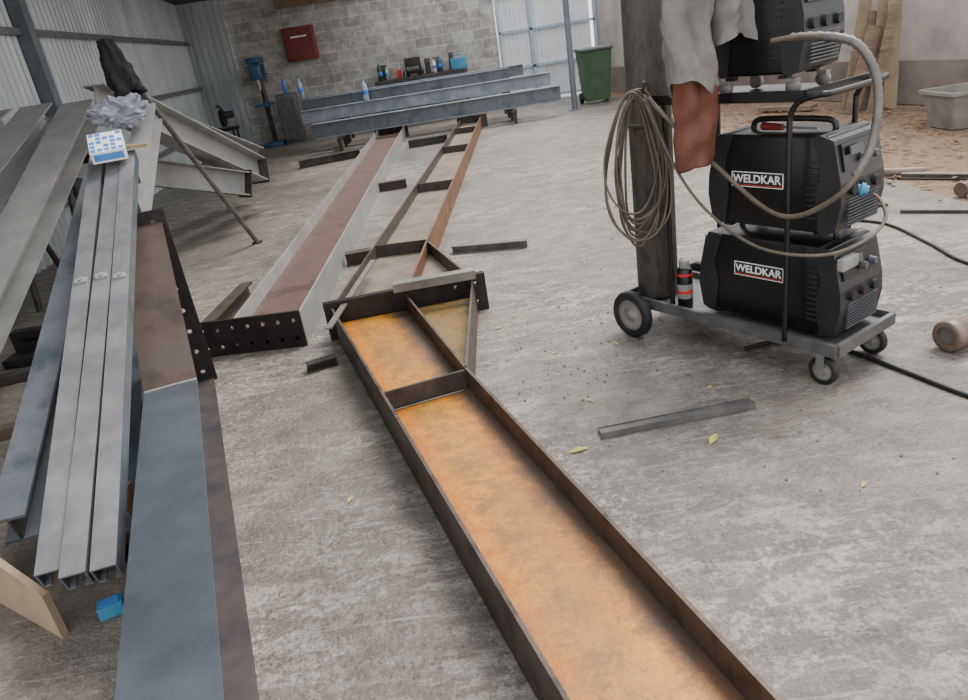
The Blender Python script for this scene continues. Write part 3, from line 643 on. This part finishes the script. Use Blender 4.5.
def leaf(x,y,sz,a,m=M_leafy):
    g=Geo();p=[(-1,0,0),(-.5,.32,.1),(.1,.36,.14),(.7,.16,.06),(1,0,.02),(.7,-.16,.06),(.1,-.36,.14),(-.5,-.32,.1)]
    ca,sa=math.cos(a),math.sin(a);P=[V((x+(q[0]*ca-q[1]*sa)*sz,y+(q[0]*sa+q[1]*ca)*sz,.004+q[2]*sz)) for q in p]+[V((x,y,.004))]
    g.add(P,[(i,(i+1)%8,8) for i in range(8)])
    g.cyl(P[0],P[0]+V((-ca*sz*.5,-sa*sz*.5,.002)),.001,n=5)
    mk('fallen_leaf',g,m,(x,y,0),label='small yellow-green fallen leaf on concrete floor',category='leaf',group='fallen leaves')
for x,y,sz,a in ((.30,2.37,.04,.2),(.80,2.30,.04,.9),(-.58,2.28,.02,1.2),(.1,3.75,.025,.4),(.66,3.3,.02,1.8),(.42,2.75,.02,2.2),(1.15,1.9,.02,.7),(.35,3.3,.018,.3),(.93,2.7,.018,.3),(1.9,3.4,.02,2.3),(.2,3.9,.02,.9),(.55,3.9,.015,2)): leaf(x,y,sz,a)
g=Geo();rnd=random.Random(2)
for i in range(1800):
    x=rnd.uniform(3.25,6.2);y=rnd.uniform(4.2,15.5);sz=rnd.uniform(.02,.05);a=rnd.uniform(0,6.28)
    if x<3.45 and rnd.random()<.6: continue
    if x>3.4+(17-y)*.256: continue
    ca,sa=math.cos(a)*sz,math.sin(a)*sz;z=.006+rnd.uniform(0,.01)
    g.add([(x-ca,y-sa,z),(x-sa*.5,y+ca*.5,z+.01),(x+ca,y+sa,z+.004),(x+sa*.5,y-ca*.5,z+.012)],[(0,1,2,3)])
mk('leaf_litter',g,M_leafb,label='dry brown leaf litter scattered over dirt ground',category='leaf litter',kind='stuff')
g=Geo();rnd=random.Random(12)
for i in range(420):
    x=rnd.uniform(-.9,2.4);y=rnd.uniform(1.2,6.5);sz=rnd.uniform(.002,.005)*(1+y*.12)
    if i%3==0: x=rnd.gauss(.6,.35);y=rnd.gauss(3.1,.5)
    t=(y-.53)/3.45;
    if -1.2<x-(.235-1.065*t)<.95-.5*min(t,1) and y<4.2: continue
    if y>=4.2 and x<.75: continue
    a=rnd.uniform(0,6.28);g.cyl((x,y,.0),(x+.001,y,sz),sz,sz*.5,5)
mk('floor_grit',g,M_grit,label='small dark grit scattered across concrete floor',category='grit',kind='stuff')

# ------------------------------------------------------------------ back wall objects
r=root('electrical_panel','dark red metal electrical panel mounted on block wall','electrical panel',(-2.85,17.05,1.6))
mk('panel_box',Geo().box((-2.85,16.96,1.92),(.66,.18,.66),bev=.01),M_red,parent=r)
mk('panel_door',Geo().box((-2.85,16.86,1.92),(.58,.02,.58)),mat('panel_door_red',s(96,32,28),s(116,42,36),5,.5),parent=r)
mk('warning_label',Geo().box((-2.85,16.845,2.06),(.34,.004,.03)),M_white,parent=r)
r=root('workbench','cluttered steel workbench standing against block wall','workbench',(-.4,16.4,0))
mk('bench_top',Geo().box((-.4,16.4,.92),(1.95,.7,.06)),M_dark,parent=r)
for x in (-1.3,.5):
    for y in (16.12,16.7): mk('leg',Geo().box((x,y,.445),(.07,.07,.89)),M_bluem,parent=r)
mk('apron_panel',Geo().box((-.4,16.08,.78),(1.9,.02,.22)),M_bluem,parent=r)
def bottle(x,y,z,h,m,lab,r0=.04):
    r=root('bottle',lab,'bottle',(x,y,z))
    mk('bottle_body',Geo().lathe((x,y,z),[(0,0),(r0,0),(r0,h*.62),(r0*.8,h*.75),(r0*.35,h*.88),(r0*.35,h*.95),(0,h*.95)],n=20),m,parent=r)
    mk('cap',Geo().lathe((x,y,z+h*.95),[(r0*.42,0),(r0*.42,h*.05),(0,h*.05)],n=16),M_blue,parent=r)
    mk('label_band',Geo().lathe((x,y,z+h*.3),[(r0*1.01,0),(r0*1.02,.002),(r0*1.02,h*.2),(r0*1.01,h*.2+.002)],n=20),M_label,parent=r)
bottle(-2.74,15.1,.9,.38,M_bottle,'clear water bottle with blue label standing on beams',.055)
bottle(-1.43,14.25,.72,.38,M_bottle,'clear water bottle with blue label standing on beams',.055)
bottle(-1.25,16.3,.95,.36,M_green,'dark green bottle on the cluttered workbench',.05)
bottle(-1.12,16.5,.95,.26,M_bottle,'clear bottle on the cluttered workbench')
bottle(-.1,16.25,.95,.28,M_white,'white plastic bottle on the cluttered workbench')
bottle(.02,16.4,.95,.32,M_bluem,'dark blue bottle on the cluttered workbench',.05)
mk('toolbox',Geo().box((.42,16.4,1.06),(.34,.25,.22),bev=.01).tube([(.32,16.4,1.16),(.34,16.4,1.22),(.5,16.4,1.22),(.52,16.4,1.16)],.012),M_blue,(.42,16.4,.95),label='bright blue plastic toolbox on the workbench',category='toolbox')
r=root('bench_grinder','dark bench grinder with two wheels on workbench','bench grinder',(-.55,16.3,.95))
mk('motor_body',Geo().cyl((-.68,16.3,1.07),(-.42,16.3,1.07),.07).box((-.55,16.3,.98),(.16,.14,.06)),M_dark,parent=r)
for x in (-.75,-.35): mk('grinding_wheel',Geo().cyl((x-.02,16.3,1.07),(x+.02,16.3,1.07),.1),M_vent,parent=r)
for i,(x,m,w,h) in enumerate(((-1.0,M_wood2,.12,.22),(-.24,M_dark,.12,.3),(.15,M_paint,.14,.26),(-.86,M_redp,.08,.16),(-.55,M_black,.34,.36),(.28,M_dark,.1,.34),(-.05,M_wood,.14,.3),(-1.18,M_dark,.14,.3))):
    mk('tool_case',Geo().box((x,16.62,.95+h/2),(w,.16,h),bev=.01).box((x,16.53,.95+h*.6),(w*.3,.02,.02)),m,(x,16.62,.95),label='small tool case among clutter on workbench',category='case')
r=root('drill_press','tall blue pillar drill press standing against block wall','drill press',(-3.75,16.3,0))
x,y=-3.75,16.3
mk('base',Geo().box((x,y,.04),(.4,.5,.08),bev=.01),M_bluem,parent=r)
mk('pillar',Geo().cyl((x,y+.1,.08),(x,y+.1,1.75),.045),M_dark,parent=r)
mk('table',Geo().box((x,y-.1,.85),(.36,.36,.04)).cyl((x,y+.1,.78),(x,y+.1,.92),.07),M_bluem,parent=r)
mk('head',Geo().box((x,y-.02,1.5),(.24,.5,.3),bev=.03).box((x,y,1.72),(.26,.6,.12),bev=.03),M_bluem,parent=r)
mk('motor',Geo().cyl((x,y+.3,1.35),(x,y+.3,1.65),.1),M_dark,parent=r)
mk('spindle',Geo().cyl((x,y-.16,1.15),(x,y-.16,1.36),.035,.05),M_steel,parent=r)
for k in range(3):
    a=k*2.09;mk('feed_handle',Geo().cyl((x+.12,y-.1,1.45),(x+.18,y-.1+.2*math.cos(a),1.45+.2*math.sin(a)),.01),M_dark,parent=r)
r=root('cut_off_saw','black chop saw on small stand in wall corner','chop saw',(-4.5,15.6,0))
x,y=-4.5,15.6
for sx in (-.18,.18):
    for sy in (-.15,.15): mk('leg',Geo().box((x+sx,y+sy,.25),(.04,.04,.5)),M_dark,parent=r)
mk('base',Geo().box((x,y,.53),(.45,.4,.06)),M_black,parent=r)
mk('blade_guard',Geo().cyl((x-.03,y,.75),(x+.03,y,.75),.17),M_black,parent=r)
mk('motor',Geo().cyl((x+.03,y,.8),(x+.22,y,.8),.07).tube([(x,y+.1,.9),(x,y-.1,1.0),(x,y-.25,.98)],.02),M_dark,parent=r)
bottle(-3.3,16.4,1.0,.3,M_label,'blue bottle standing on small cabinet')
r=root('small_cabinet','small blue-grey cabinet beside the drill press','cabinet',(-3.3,16.4,0))
mk('cabinet_body',Geo().box((-3.3,16.4,.5),(.4,.4,1.0),bev=.01),M_paint2,parent=r);mk('cabinet_door',Geo().box((-3.3,16.19,.5),(.34,.02,.86)),M_angle,parent=r)

# ------------------------------------------------------------------ light
w=bpy.data.worlds.new('w');bpy.context.scene.world=w;w.use_nodes=True;N=w.node_tree.nodes;L=w.node_tree.links
bg=N['Background'];bg.inputs[1].default_value=2.3
tc=N.new('ShaderNodeTexCoord');sp=N.new('ShaderNodeSeparateXYZ');L.new(tc.outputs['Generated'],sp.inputs[0])
cr=N.new('ShaderNodeValToRGB');cr.color_ramp.elements[0].position=.0;cr.color_ramp.elements[0].color=(1,.975,.94,1);cr.color_ramp.elements[1].position=.8;cr.color_ramp.elements[1].color=(.94,.96,1,1)
L.new(sp.outputs['Z'],cr.inputs[0]);L.new(cr.outputs[0],bg.inputs[0])
sl=bpy.data.lights.new('sun','SUN');sl.energy=4.8;sl.angle=math.radians(28);sl.color=(1,.95,.88)
so=bpy.data.objects.new('sun',sl);C.objects.link(so);so.rotation_euler=V((-.6,-.6,-1.3)).to_track_quat('-Z','Y').to_euler()

# ------------------------------------------------------------------ camera
rl=math.radians(9);p=math.atan(310/720)
r0=V((1,0,0));u0=V((0,math.sin(p),math.cos(p)));f=V((0,math.cos(p),-math.sin(p)))
Rv=r0*math.cos(rl)-u0*math.sin(rl);Uv=r0*math.sin(rl)+u0*math.cos(rl)
cd=bpy.data.cameras.new('camera');cd.sensor_width=36;cd.lens=36*720/968;cd.clip_start=.02;cd.clip_end=200
co=bpy.data.objects.new('camera',cd);C.objects.link(co)
co.matrix_world=Matrix(((Rv.x,Uv.x,-f.x,0),(Rv.y,Uv.y,-f.y,0),(Rv.z,Uv.z,-f.z,1.5),(0,0,0,1)))
bpy.context.scene.camera=co
